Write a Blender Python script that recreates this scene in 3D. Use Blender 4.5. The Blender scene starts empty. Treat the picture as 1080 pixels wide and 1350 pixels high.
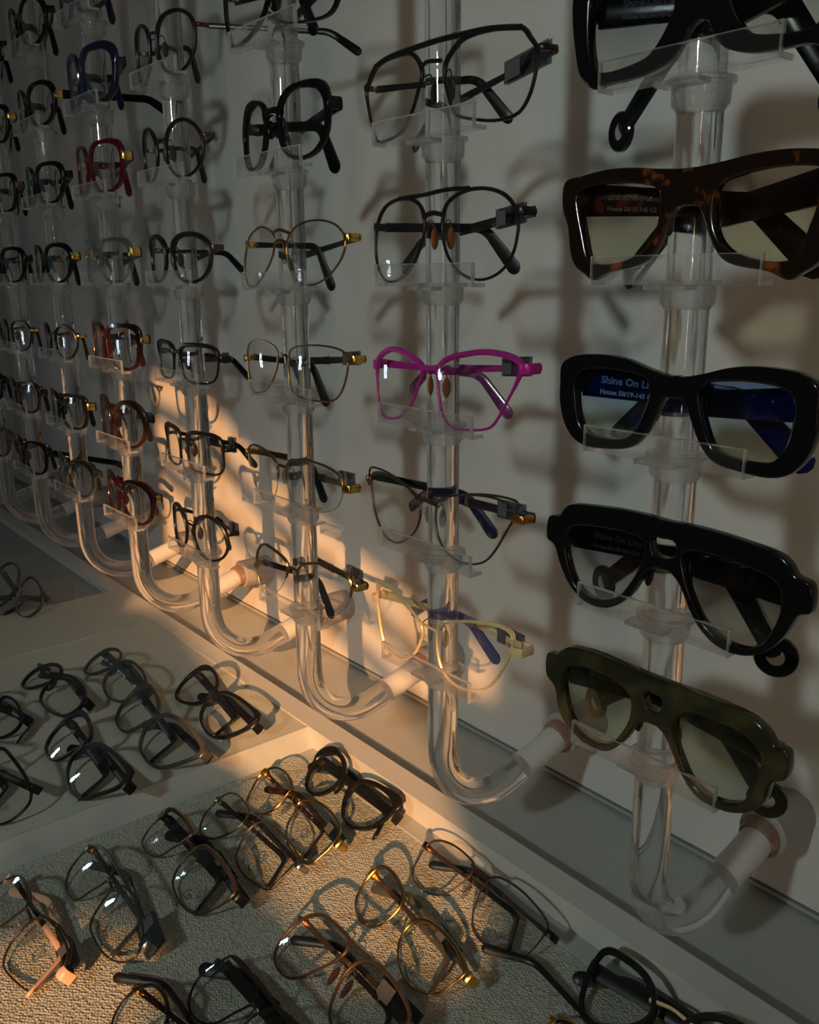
import bpy, bmesh, math, random
from mathutils import Vector, Matrix
random.seed(7)
S = bpy.context.scene
COL = S.collection
PI = math.pi

# ------------------------------------------------------------------ camera
# camera at the origin; +X runs right along the wall, +Y into the wall, +Z up
F, CX, CY = 1181.0, 540.0, 675.0
_X = Vector((1000, 305, -F)).normalized()
_Z = -Vector((45, 4425, F)); _Z = (_Z - _Z.dot(_X) * _X).normalized()
_Y = _Z.cross(_X)
camd = bpy.data.cameras.new('camera'); cam = bpy.data.objects.new('camera', camd); COL.objects.link(cam)
camd.sensor_fit = 'HORIZONTAL'; camd.sensor_width = 36; camd.lens = F / 1080 * 36
camd.clip_start = .01
_r = Vector((_X[0], _Y[0], _Z[0])); _d = Vector((_X[1], _Y[1], _Z[1])); _f = Vector((_X[2], _Y[2], _Z[2]))
cam.matrix_world = Matrix((( _r[0], -_d[0], -_f[0], 0), (_r[1], -_d[1], -_f[1], 0), (_r[2], -_d[2], -_f[2], 0), (0, 0, 0, 1)))
S.camera = cam

# ------------------------------------------------------------------ world, lamps, exposure
w = bpy.data.worlds.new('world'); S.world = w; w.use_nodes = True
w.node_tree.nodes['Background'].inputs[0].default_value = (.78, .86, .80, 1)
w.node_tree.nodes['Background'].inputs[1].default_value = .05
SUN = Vector((-1.0, 1.0, -.55)).normalized()

def look(o, d):
    o.rotation_euler = Vector(d).to_track_quat('-Z', 'Y').to_euler()

def lamp(name, kind, loc, d, energy, color, **k):
    l = bpy.data.lights.new(name, kind); l.energy = energy; l.color = color
    for a, b in k.items(): setattr(l, a, b)
    o = bpy.data.objects.new(name, l); COL.objects.link(o); o.location = loc; look(o, d)
    return o

lamp('evening_sun', 'SUN', (2, -2, 1.5), SUN, 6.2, (1.0, .46, .17), angle=math.radians(.6))
lamp('cool_lamp', 'AREA', (-1.90, -.30, -.16), (1.2, .75, .02), 0.36, (.78, .90, 1.0), shape='RECTANGLE', size=.035, size_y=.12)
lamp('added_streak_strip', 'AREA', (1.15, -1.05, .05), (-1.65, 1.4, -.02), 1.2, (1.0, .66, .38), shape='RECTANGLE', size=.035, size_y=1.0, spread=math.radians(100))  # added unseen strip that draws warm streaks along the rods
lamp('reflected_sun_spot', 'SPOT', (1.15, -.92, .02), (-1.85, 1.45, .22), 4.2, (1.0, .72, .46), spot_size=math.radians(38), spot_blend=.6, shadow_soft_size=.012)  # added unseen spot standing in for sunlight reflected off the glass
lamp('added_wall_fill', 'SPOT', (-.16, -.85, .36), (-.50, 1.425, -.50), 20.0, (.83, .98, .93), spot_size=math.radians(66), spot_blend=1.0, shadow_soft_size=.045)  # added unseen spot that brightens the middle of the wall

S.view_settings.view_transform = 'Standard'; S.view_settings.look = 'None'
S.view_settings.exposure = 0.0; S.view_settings.gamma = 1.0; S.view_settings.use_curve_mapping = False
S.cycles.max_bounces = 14; S.cycles.transmission_bounces = 12; S.cycles.transparent_max_bounces = 40
S.cycles.glossy_bounces = 6; S.cycles.diffuse_bounces = 3
S.cycles.sample_clamp_indirect = 3.0

# ------------------------------------------------------------------ pixel helpers (only turn measured points into real positions)
def ray(u, v):
    c = Vector((u - CX, v - CY, F))
    return Vector((_X.dot(c), _Y.dot(c), _Z.dot(c)))
def onY(u, v, y): d = ray(u, v); return d * (y / d.y)
def onZ(u, v, z): d = ray(u, v); return d * (z / d.z)

# ------------------------------------------------------------------ materials
MATS = {}
def new_mat(name):
    m = bpy.data.materials.new(name); m.use_nodes = True
    nt = m.node_tree; nt.nodes.clear()
    out = nt.nodes.new('ShaderNodeOutputMaterial')
    MATS[name] = m
    return m, nt, out
def pbr(name, col, rough=.4, metal=0, coat=0, spec=.42, noise=None, bump=None, trans=0):
    m, nt, out = new_mat(name)
    b = nt.nodes.new('ShaderNodeBsdfPrincipled'); nt.links.new(b.outputs[0], out.inputs[0])
    b.inputs['Base Color'].default_value = (*col, 1); b.inputs['Roughness'].default_value = rough
    b.inputs['Metallic'].default_value = metal; b.inputs['Coat Weight'].default_value = coat * .4
    b.inputs['Specular IOR Level'].default_value = spec; b.inputs['Transmission Weight'].default_value = trans
    if noise or bump:
        tc = nt.nodes.new('ShaderNodeTexCoord')
    if noise:   # (scale, second colour, low, high)
        n = nt.nodes.new('ShaderNodeTexNoise'); n.inputs['Scale'].default_value = noise[0]; n.inputs['Detail'].default_value = 3
        nt.links.new(tc.outputs['Object'], n.inputs['Vector'])
        r = nt.nodes.new('ShaderNodeValToRGB')
        r.color_ramp.elements[0].position = noise[2]; r.color_ramp.elements[0].color = (*col, 1)
        r.color_ramp.elements[1].position = noise[3]; r.color_ramp.elements[1].color = (*noise[1], 1)
        nt.links.new(n.outputs[0], r.inputs[0]); nt.links.new(r.outputs[0], b.inputs['Base Color'])
    if bump:    # (scale, strength)
        n = nt.nodes.new('ShaderNodeTexNoise'); n.inputs['Scale'].default_value = bump[0]; n.inputs['Detail'].default_value = 4
        nt.links.new(tc.outputs['Object'], n.inputs['Vector'])
        bp = nt.nodes.new('ShaderNodeBump'); bp.inputs['Strength'].default_value = bump[1]; bp.inputs['Distance'].default_value = .001
        nt.links.new(n.outputs[0], bp.inputs['Height']); nt.links.new(bp.outputs[0], b.inputs['Normal'])
    return m

def facing(nt, base, top, power=5.0):
    lw = nt.nodes.new('ShaderNodeLayerWeight'); lw.inputs[0].default_value = .5
    p = nt.nodes.new('ShaderNodeMath'); p.operation = 'POWER'; p.inputs[1].default_value = power
    nt.links.new(lw.outputs['Facing'], p.inputs[0])
    a = nt.nodes.new('ShaderNodeMath'); a.operation = 'MULTIPLY_ADD'; a.inputs[1].default_value = top; a.inputs[2].default_value = base
    nt.links.new(p.outputs[0], a.inputs[0])
    return a.outputs[0]

def thin_glass(name, tint=(1, 1, 1), tint2=None, base=.05, gl=(.85, .93, 1), z0=.0, z1=.04):
    m, nt, out = new_mat(name)
    t = nt.nodes.new('ShaderNodeBsdfTransparent'); t.inputs[0].default_value = (*tint, 1)
    if tint2:
        tc = nt.nodes.new('ShaderNodeTexCoord'); sp = nt.nodes.new('ShaderNodeSeparateXYZ')
        nt.links.new(tc.outputs['Generated'], sp.inputs[0])
        r = nt.nodes.new('ShaderNodeValToRGB')
        r.color_ramp.elements[0].position = .1; r.color_ramp.elements[0].color = (*tint, 1)
        r.color_ramp.elements[1].position = .95; r.color_ramp.elements[1].color = (*tint2, 1)
        nt.links.new(sp.outputs['Z'], r.inputs[0]); nt.links.new(r.outputs[0], t.inputs[0])
    g = nt.nodes.new('ShaderNodeBsdfGlossy'); g.inputs['Roughness'].default_value = .02; g.inputs[0].default_value = (*gl, 1)
    mx = nt.nodes.new('ShaderNodeMixShader')
    nt.links.new(facing(nt, base, .6), mx.inputs[0]); nt.links.new(t.outputs[0], mx.inputs[1]); nt.links.new(g.outputs[0], mx.inputs[2])
    nt.links.new(mx.outputs[0], out.inputs[0])
    return m

def acrylic(name, clear=.35, haze=.03, rough=0.0, col=(1, 1, 1)):
    m, nt, out = new_mat(name)
    g = nt.nodes.new('ShaderNodeBsdfGlass'); g.inputs['IOR'].default_value = 1.49; g.inputs['Roughness'].default_value = rough
    g.inputs[0].default_value = (*col, 1)
    t = nt.nodes.new('ShaderNodeBsdfTransparent')
    mx = nt.nodes.new('ShaderNodeMixShader'); mx.inputs[0].default_value = clear
    nt.links.new(g.outputs[0], mx.inputs[1]); nt.links.new(t.outputs[0], mx.inputs[2])
    d = nt.nodes.new('ShaderNodeBsdfDiffuse'); d.inputs[0].default_value = (.9, .9, .88, 1)
    tr = nt.nodes.new('ShaderNodeBsdfTranslucent'); tr.inputs[0].default_value = (.9, .9, .88, 1)
    ad = nt.nodes.new('ShaderNodeMixShader'); ad.inputs[0].default_value = .5
    nt.links.new(d.outputs[0], ad.inputs[1]); nt.links.new(tr.outputs[0], ad.inputs[2])
    m2 = nt.nodes.new('ShaderNodeMixShader'); m2.inputs[0].default_value = haze
    nt.links.new(mx.outputs[0], m2.inputs[1]); nt.links.new(ad.outputs[0], m2.inputs[2])
    nt.links.new(m2.outputs[0], out.inputs[0])
    return m

pbr('wall_paint', (.60, .605, .60), .55, bump=(400, .15), noise=(6, (.57, .57, .55), .4, .7))
pbr('groove_dark', (.05, .055, .055), .5)
pbr('counter_white', (.43, .45, .43), .45, noise=(9, (.39, .41, .395), .4, .7))
pbr('rim_white', (.56, .575, .55), .4)
pbr('divider_grey', (.50, .54, .54), .35, noise=(40, (.44, .48, .48), .4, .7))
pbr('far_grey', (.34, .36, .35), .4, noise=(12, (.30, .32, .31), .4, .7))
pbr('panel_cream', (.56, .57, .50), .35)
pbr('floor_grey', (.18, .18, .17), .6, bump=(60, .2))
pbr('sun_mask_paint', (.32, .31, .29), .8, bump=(200, .1))
acrylic('acrylic_rod', .12, .0)
acrylic('acrylic_plate', .80, .025)
acrylic('acrylic_edge', .35, .26, .1)  # whitened to paint the light that acrylic pipes to its edges
acrylic('acrylic_collar', .30, .07, .05)
pbr('frosted_end', (.78, .78, .78), .35, trans=.3)
pbr('ferrule_brown', (.20, .12, .085), .45, noise=(60, (.33, .22, .16), .4, .6))
pbr('boss_cap', (.33, .31, .31), .35)
pbr('black_gloss', (.005, .005, .006), .14, spec=.35)
pbr('black_satin', (.007, .0065, .0065), .34)
pbr('black_metal', (.007, .0065, .0065), .32)
pbr('navy_gloss', (.008, .012, .035), .15, coat=.5)
pbr('royal_blue', (.006, .007, .075), .15, coat=.5, noise=(50, (.003, .004, .02), .45, .6))
pbr('tortoise', (.012, .006, .004), .15, coat=.5, noise=(70, (.20, .055, .012), .60, .70))
pbr('burgundy', (.020, .004, .004), .15, coat=.5)
pbr('red_crystal', (.07, .005, .010), .1, coat=.5)
pbr('brown_acetate', (.013, .006, .004), .2, coat=.4, noise=(60, (.034, .013, .008), .5, .65))
pbr('olive_acetate', (.014, .014, .006), .14, coat=.6, noise=(45, (.045, .042, .014), .5, .68))
pbr('grey_acetate', (.06, .06, .052), .25, coat=.3)
pbr('magenta', (.42, .018, .26), .32, .15)
pbr('plum_acetate', (.12, .02, .10), .2, coat=.4, noise=(90, (.28, .10, .24), .5, .7))
pbr('cream_metal', (.86, .66, .36), .3, .25)
pbr('gold', (.86, .56, .16), .22, 1)
pbr('dark_gold', (.33, .22, .09), .28, 1)
pbr('bronze', (.13, .09, .065), .32, .8)
pbr('copper', (.55, .22, .08), .25, .9)
pbr('gunmetal', (.085, .085, .075), .3, .8)
pbr('silver', (.55, .55, .52), .22, 1)
pbr('olive_wire', (.07, .07, .045), .3, .7)
pbr('blue_tortoise', (.012, .014, .055), .15, coat=.5, noise=(90, (.16, .10, .05), .55, .65))
pbr('violet_tip', (.10, .09, .22), .15, coat=.5, noise=(80, (.25, .18, .20), .5, .7))
pbr('print_white', (.62, .64, .70), .5)
pbr('print_grey', (.16, .16, .17), .5)
pbr('print_dark', (.05, .055, .05), .5)
pbr('tag_print', (.10, .10, .11), .6)
pbr('pad_amber', (.26, .085, .03), .2, coat=.4)
pbr('pad_dark', (.03, .02, .018), .3)
pbr('pale_rose', (.80, .48, .34), .3)
thin_glass('lens_clear', (.96, .97, .96))
thin_glass('lens_demo', (.985, .988, .98), base=.04)
thin_glass('lens_brown', (.86, .83, .68), (.76, .68, .62))
thin_glass('lens_blue', (.90, .94, .85), (.50, .62, .80), base=.045)
thin_glass('lens_grey', (.88, .89, .84), (.50, .50, .56))
thin_glass('lens_green', (.84, .85, .75), (.58, .60, .50))
thin_glass('lid_glass', (.95, .98, .96), base=.045, gl=(.9, 1, .95))
thin_glass('crystal_acetate', (.74, .77, .73), base=.22)
thin_glass('crystal_green', (.40, .44, .33), base=.22)
thin_glass('tag_plastic', (.50, .51, .54), base=.16)
pad = thin_glass('pad_clear', (.75, .75, .72), base=.15)

def fabric(name, c1, c2, scale, strength):
    m, nt, out = new_mat(name)
    b = nt.nodes.new('ShaderNodeBsdfPrincipled'); b.inputs['Roughness'].default_value = .75
    tc = nt.nodes.new('ShaderNodeTexCoord'); mp = nt.nodes.new('ShaderNodeMapping')
    mp.inputs['Scale'].default_value = (scale, scale * 1.5, scale); mp.inputs['Rotation'].default_value = (0, 0, .6)
    nt.links.new(tc.outputs['Object'], mp.inputs[0])
    v = nt.nodes.new('ShaderNodeTexVoronoi'); v.feature = 'SMOOTH_F1'; v.inputs['Scale'].default_value = 1
    v.inputs['Randomness'].default_value = .55; v.inputs['Smoothness'].default_value = .4
    nt.links.new(mp.outputs[0], v.inputs['Vector'])
    bp = nt.nodes.new('ShaderNodeBump'); bp.invert = True; bp.inputs['Strength'].default_value = strength; bp.inputs['Distance'].default_value = .0016
    nt.links.new(v.outputs['Distance'], bp.inputs['Height'])
    r = nt.nodes.new('ShaderNodeValToRGB'); r.color_ramp.elements[0].position = .1; r.color_ramp.elements[1].position = .7
    r.color_ramp.elements[0].color = (*c1, 1); r.color_ramp.elements[1].color = (*c2, 1)
    nt.links.new(v.outputs['Distance'], r.inputs[0]); nt.links.new(r.outputs[0], b.inputs['Base Color'])
    nt.links.new(bp.outputs[0], b.inputs['Normal']); nt.links.new(b.outputs[0], out.inputs[0])
fabric('woven_cream', (.66, .66, .58), (.34, .36, .31), 370, .9)
fabric('fine_cream', (.64, .66, .58), (.50, .52, .45), 600, .35)

# ------------------------------------------------------------------ mesh helpers
def mesh_obj(name, verts, faces, mat, parent=None, smooth=True, angle=35):
    me = bpy.data.meshes.new(name); me.from_pydata([tuple(v) for v in verts], [], faces); me.update()
    return link(name, me, mat, parent, smooth, angle)
def link(name, me, mat, parent=None, smooth=True, angle=35):
    if mat and not me.materials: me.materials.append(MATS[mat])
    if smooth:
        me.shade_smooth(); me.set_sharp_from_angle(angle=math.radians(angle))
    o = bpy.data.objects.new(name, me); COL.objects.link(o)
    if parent is not None: o.parent = parent
    return o
def tag(o, label=None, cat=None, group=None, kind=None):
    if label: o['label'] = label
    if cat: o['category'] = cat
    if group: o['group'] = group
    if kind: o['kind'] = kind
    return o
def empty(name, loc, M=None):
    o = bpy.data.objects.new(name, None); COL.objects.link(o); o.empty_display_size = .02
    if M is None: o.location = loc
    else:
        m = M.to_4x4(); m.translation = loc; o.matrix_world = m
    return o
class MB:
    def __init__(s): s.v = []; s.f = []
    def add(s, v, f):
        n = len(s.v); s.v += [tuple(p) for p in v]; s.f += [tuple(i + n for i in q) for q in f]; return s
    def box(s, x0, x1, y0, y1, z0, z1):
        return s.add([(x, y, z) for x in (x0, x1) for y in (y0, y1) for z in (z0, z1)],
                     [(0, 1, 3, 2), (4, 6, 7, 5), (0, 4, 5, 1), (2, 3, 7, 6), (0, 2, 6, 4), (1, 5, 7, 3)])
    def sweep(s, P, a, b, ref, n=8, closed=False, pw=2.0):
        """a = half size along the direction nearest ref, b = half size across it"""
        P = [Vector(p) for p in P]; N = len(P)
        if not hasattr(a, '__len__'): a = [a] * N
        if not hasattr(b, '__len__'): b = [b] * N
        ref = Vector(ref); v = []
        for i, p in enumerate(P):
            if closed: T = P[(i + 1) % N] - P[i - 1]
            else: T = P[min(i + 1, N - 1)] - P[max(i - 1, 0)]
            T.normalize(); n1 = ref - ref.dot(T) * T
            if n1.length < 1e-4: n1 = Vector((1, 0, 0)) - T.x * T
            n1.normalize(); n2 = T.cross(n1)
            for k in range(n):
                t = 2 * PI * (k + .5) / n; c, q = math.cos(t), math.sin(t)
                c = math.copysign(abs(c) ** (2 / pw), c); q = math.copysign(abs(q) ** (2 / pw), q)
                v.append(p + n1 * (a[i] * c) + n2 * (b[i] * q))
        f = []
        for i in range(N if closed else N - 1):
            j = (i + 1) % N
            for k in range(n):
                l = (k + 1) % n; f.append((i * n + k, i * n + l, j * n + l, j * n + k))
        if not closed:
            f.append(tuple(range(n))[::-1]); f.append(tuple((N - 1) * n + k for k in range(n)))
        return s.add(v, f)
    def ball(s, c, rx, ry, rz, n=10, m=6):
        c = Vector(c); v = [c + Vector((0, 0, rz))]
        for i in range(1, m):
            t = PI * i / m
            for k in range(n):
                p = 2 * PI * k / n; v.append(c + Vector((rx * math.sin(t) * math.cos(p), ry * math.sin(t) * math.sin(p), rz * math.cos(t))))
        v.append(c - Vector((0, 0, rz))); f = [(0, 1 + k, 1 + (k + 1) % n) for k in range(n)]
        for i in range(m - 2):
            for k in range(n):
                a = 1 + i * n; l = (k + 1) % n; f.append((a + k, a + n + k, a + n + l, a + l))
        a = 1 + (m - 2) * n; f += [(a + k, len(v) - 1, a + (k + 1) % n) for k in range(n)]
        return s.add(v, f)
    def lathe(s, c, axis, prof, n=24):
        """prof: list of (radius, distance along axis); open ends"""
        c = Vector(c); q = Vector(axis).to_track_quat('Z', 'Y').to_matrix(); v = []
        for r, h in prof:
            for k in range(n):
                t = 2 * PI * k / n; v.append(c + q @ Vector((r * math.cos(t), r * math.sin(t), h)))
        f = []
        for i in range(len(prof) - 1):
            for k in range(n):
                l = (k + 1) % n; f.append((i * n + k, i * n + l, (i + 1) * n + l, (i + 1) * n + k))
        return s.add(v, f)
    def obj(s, name, mat, parent=None, smooth=True, angle=35): return mesh_obj(name, s.v, s.f, mat, parent, smooth, angle)
    def mesh(s, name):
        me = bpy.data.meshes.new(name); me.from_pydata(s.v, [], s.f); me.update(); return me

def smooth_closed(pts, n=56, sub=8):
    """Catmull-Rom through the points, resampled evenly"""
    P = [Vector(p) for p in pts]; N = len(P); d = []
    for i in range(N):
        a, b, c, e = P[i - 1], P[i], P[(i + 1) % N], P[(i + 2) % N]
        for k in range(sub):
            t = k / sub
            d.append(.5 * ((2 * b) + (c - a) * t + (2 * a - 5 * b + 4 * c - e) * t * t + (3 * b - a - 3 * c + e) * t ** 3))
    L = [0]
    for i in range(len(d)): L.append(L[-1] + (d[(i + 1) % len(d)] - d[i]).length)
    out = []; j = 0
    for k in range(n):
        s = L[-1] * k / n
        while L[j + 1] < s: j += 1
        t = (s - L[j]) / max(L[j + 1] - L[j], 1e-9); out.append(d[j].lerp(d[(j + 1) % len(d)], t))
    ar = sum(out[i].x * out[(i + 1) % n].y - out[(i + 1) % n].x * out[i].y for i in range(n))
    return out if ar > 0 else out[::-1]

def smooth_open(pts, n=24):
    P = [Vector(p) for p in pts]
    if len(P) == 2: return [P[0].lerp(P[1], k / n) for k in range(n + 1)]
    P = [P[0] * 2 - P[1]] + P + [P[-1] * 2 - P[-2]]; out = []; sub = max(2, n // (len(P) - 3))
    for i in range(1, len(P) - 2):
        a, b, c, e = P[i - 1], P[i], P[i + 1], P[i + 2]
        for k in range(sub):
            t = k / sub
            out.append(.5 * ((2 * b) + (c - a) * t + (2 * a - 5 * b + 4 * c - e) * t * t + (3 * b - a - 3 * c + e) * t ** 3))
    out.append(P[-2]); return out

def plate_mesh(name, outer, holes, depth, bevel):
    """flat plate with holes (2-D filled curve), laid into the local XZ plane"""
    cu = bpy.data.curves.new(name, 'CURVE'); cu.dimensions = '2D'; cu.fill_mode = 'BOTH'
    cu.extrude = max(depth / 2 - bevel, 1e-5); cu.bevel_depth = bevel; cu.bevel_resolution = 2; cu.offset = -bevel
    for loop in [outer] + list(holes):
        sp = cu.splines.new('POLY'); sp.points.add(len(loop) - 1)
        for q, p in zip(sp.points, loop): q.co = (p[0], p[1], 0, 1)
        sp.use_cyclic_u = True
    o = bpy.data.objects.new('tmp', cu); COL.objects.link(o)
    me = bpy.data.meshes.new_from_object(o); bpy.data.objects.remove(o); bpy.data.curves.remove(cu)
    for v in me.vertices: v.co = Vector((v.co.x, -v.co.z, v.co.y))
    me.name = name; me.update(); return me

def text_mesh(name, body, size, bold=.0):
    cu = bpy.data.curves.new(name, 'FONT'); cu.body = body; cu.size = size; cu.extrude = .00008; cu.offset = bold; cu.resolution_u = 2
    o = bpy.data.objects.new('tmp', cu); COL.objects.link(o)
    me = bpy.data.meshes.new_from_object(o); bpy.data.objects.remove(o); bpy.data.curves.remove(cu)
    return me

# ------------------------------------------------------------------ eyeglasses
LENS_DOME = .09
WRAP = [.0035]
def bend(x, W): return WRAP[0] * (abs(x) / (W / 2)) ** 2

def lens_mesh(name, loop, W, y0=.0, thick=.0014):
    c = Vector((sum(p.x for p in loop) / len(loop), sum(p.y for p in loop) / len(loop)))
    n = len(loop); v = []; f = []; rings = (0.0, .35, .7, 1.0)
    rmax = max((p - c).length for p in loop)
    for side in (0, 1):
        base = len(v)
        for r in rings[1:]:
            for p in loop:
                q = c + (p - c) * r
                dome = ((rmax ** 2) - (q - c).length ** 2) / (2 * LENS_DOME)
                v.append((q.x, y0 + bend(q.x, W) - dome * .55 + (thick if side else 0) - .0002, q.y))
        v.append((c.x, y0 + bend(c.x, W) - rmax ** 2 / (2 * LENS_DOME) * .55 + (thick if side else 0) - .0002, c.y))
        ci = len(v) - 1
        for k in range(n):
            l = (k + 1) % n; t = (ci, base + k, base + l)
            f.append(t if not side else t[::-1])
            for i in range(len(rings) - 2):
                q = (base + i * n + k, base + (i + 1) * n + k, base + (i + 1) * n + l, base + i * n + l)
                f.append(q if not side else q[::-1])
    a = 2 * n; b = 3 * n + 1 + 2 * n
    for k in range(n):
        l = (k + 1) % n; f.append((a + k, b + k, b + l, a + l))
    me = bpy.data.meshes.new(name); me.from_pydata(v, [], f); me.update(); return me

def norm_out(loop, i):
    n = len(loop); t = (loop[(i + 1) % n] - loop[i - 1]).normalized(); return Vector((t.y, -t.x))

def temple(root, s, H, st, phi, zslope):
    """one folded side arm; s = +1 right hinge, -1 left hinge"""
    hx, hy, hz = H
    L1, L2, drop = st.get('L1', (.074, .132) if 'phi' not in st else .084), st.get('L2', .038), st.get('drop', (48, 33))
    if hasattr(L1, '__len__'): L1 = L1[0 if s < 0 else 1]
    if hasattr(drop, '__len__'): drop = drop[0 if s < 0 else 1]
    drop = math.radians(drop)
    ph = math.radians(phi)
    d0 = Vector((-s * math.cos(ph), math.sin(ph), zslope)).normalized()
    if st.get('open'):   # arm standing open, straight back
        d0 = Vector((-s * math.sin(math.radians(st['open'])), math.cos(math.radians(st['open'])), zslope)).normalized()
    hor = Vector((d0.x, d0.y, 0)).normalized()
    if 'tray' in st and not st.get('open'):
        T_ = math.radians(st['tray']); ey = hy + (.006 if s < 0 else .010); fh = .0042
        E_ = Vector((hx - s * L1 * .97, ey, (fh + ey * math.cos(T_)) / math.sin(T_)))
        d0 = (E_ - Vector((hx, hy, hz))).normalized(); hor = Vector((d0.x, d0.y, 0)).normalized()
        nb = Vector((0, -math.sin(T_), -math.cos(T_))); nb = (nb - nb.dot(d0) * d0).normalized()
        hor = d0; down = nb; flat_ = True
    else: down = Vector((0, 0, -1)); flat_ = False
    P = [Vector((hx, hy, hz)) + d0 * (L1 * i / 12) for i in range(13)]; dd = [0] * 13
    ang0 = 0 if flat_ else math.atan2(-d0.z, math.hypot(d0.x, d0.y)); p = P[-1].copy(); B = .014
    for k in range(1, 6):
        a = ang0 + (drop - ang0) * k / 5; p = p + (hor * math.cos(a) + down * math.sin(a)) * (B / 5); P.append(p.copy())
    a = drop; e = hor * math.cos(a) + down * math.sin(a)
    for k in range(1, 7): P.append(p + e * ((L2 - B) * k / 6))
    N = len(P)
    L = [0]
    for i in range(1, N): L.append(L[-1] + (P[i] - P[i - 1]).length)
    u = [l / L[-1] for l in L]
    mt = st.get('temple', 'black_metal'); tip = st.get('tip', mt)
    h0, h1, h2, h3 = st.get('th', (.0022, .0016, .0026, .0034)); tk = st.get('tk', .0009)
    def prof(x):
        if x < .25: return h0 + (h1 - h0) * x / .25
        if x < .7: return h1 + (h2 - h1) * (x - .25) / .45
        return h2 + (h3 - h2) * (x - .7) / .3
    split = st.get('split', 0)
    pw = st.get('tpw', 3.0)
    def cap(idx, hs, ts):   # rounded far end
        Q = [P[i] for i in idx]; hs = list(hs); ts = list(ts); e1 = (Q[-1] - Q[-2]).normalized()
        Q.append(Q[-1] + e1 * hs[-1] * .6); hs.append(hs[-1] * .72); ts.append(ts[-1] * .8)
        Q.append(Q[-1] + e1 * hs[-2] * .3); hs.append(hs[-1] * .35); ts.append(ts[-1] * .5)
        return Q, hs, ts
    if split:
        k0 = next(i for i in range(N) if u[i] >= split)
        idx = list(range(k0 + 1))
        m = MB().sweep([P[i] for i in idx], [prof(u[i]) for i in idx], tk, (0, 0, 1), 8, pw=pw)
        t = m.obj('temple', mt, root)
        idx = list(range(k0 - 1, N)); hs = [max(prof(u[i]), h2 * .9) for i in idx]; hs[0] = h1 * 1.4
        ts = [tk * 1.25] + [max(tk * 1.6, .0014)] * (len(idx) - 1)
        Q, hs, ts = cap(idx, hs, ts)
        MB().sweep(Q, hs, ts, (0, 0, 1), 8, pw=2.4).obj('temple_tip', tip, t)
    else:
        Q, hs, ts = cap(range(N), [prof(x) for x in u], [tk] * N)
        t = MB().sweep(Q, hs, ts, (0, 0, 1), 8, pw=pw).obj('temple', mt, root)
    if st.get('ringtip'):    # big round end with a small inset disc
        c = P[-1] + e * .004; ax = hor.cross(Vector((0, 0, 1))).normalized(); R_ = st['ringtip']
        m = MB().lathe(c - ax * .0022, ax, [(R_ * .42, 0), (R_ * .92, 0), (R_, .0008), (R_, .0036), (R_ * .92, .0044), (R_ * .42, .0044), (R_ * .42, 0)], 24)
        o = m.obj('round_tip', mt, t)
        MB().lathe(c - ax * .0012, ax, [(0.0001, 0), (R_ * .42, 0), (R_ * .42, .0024), (0.0001, .0024)], 20).obj('inset_disc', 'boss_cap', t)
    if st.get('tagside') == s:
        o_ = st.get('tagpos', (.010, .040)); a_ = Vector((hx, hy, hz)) + d0 * o_[0]; b_ = Vector((hx, hy, hz)) + d0 * o_[1]
        up = Vector((0, 0, 1)); off = hor.cross(up).normalized() * .0011; hh = st.get('taghh', .0052); dz = st.get('tagdz', .001)
        m = MB()
        for sg in (-1, 1):
            c4 = [a_ + off * sg + up * (hh + dz), b_ + off * sg + up * (hh + dz), b_ + off * sg - up * (hh - dz), a_ + off * sg - up * (hh - dz)]
            c8 = c4 + [q + off * .15 for q in c4]
            m.add(c8, [(0, 1, 2, 3), (7, 6, 5, 4), (0, 4, 5, 1), (1, 5, 6, 2), (2, 6, 7, 3), (3, 7, 4, 0)])
        pt = m.obj('price_tag', 'tag_plastic', t, smooth=False)
        m = MB(); q0 = a_.lerp(b_, .62); q1 = a_.lerp(b_, .97)
        for sg in (-1, 1):
            m.add([q0 + off * sg * 1.25 + up * (hh * .75 + dz), q1 + off * sg * 1.25 + up * (hh * .75 + dz), q1 + off * sg * 1.25 - up * (hh * .75 - dz), q0 + off * sg * 1.25 - up * (hh * .75 - dz)], [(0, 1, 2, 3)])
        m.obj('tag_print', 'tag_print', t, smooth=False)
    if st.get('text') and s == -1:
        ts = st.get('textsize', .0046); q = d0.normalized(); up = Vector((0, 0, 1)); up = (up - up.dot(q) * q).normalized(); nrm = q.cross(up) * 1.0
        # inner side of the folded arm looks back at the lens (towards -y)
        if nrm.y > 0: nrm = -nrm
        Rm = Matrix((q, up, nrm)).transposed().to_4x4()
        for line, (body, sz, off) in enumerate(st['text']):
            me = text_mesh('lettering', body, sz, .00012)
            o = link('temple_lettering', me, st.get('textmat', 'print_white'), t, smooth=False)
            o.matrix_local = Matrix.Translation(Vector((hx, hy, hz)) + q * st.get('textx', .012) + up * off + nrm * (tk + .00025)) @ Rm
    return t

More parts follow.
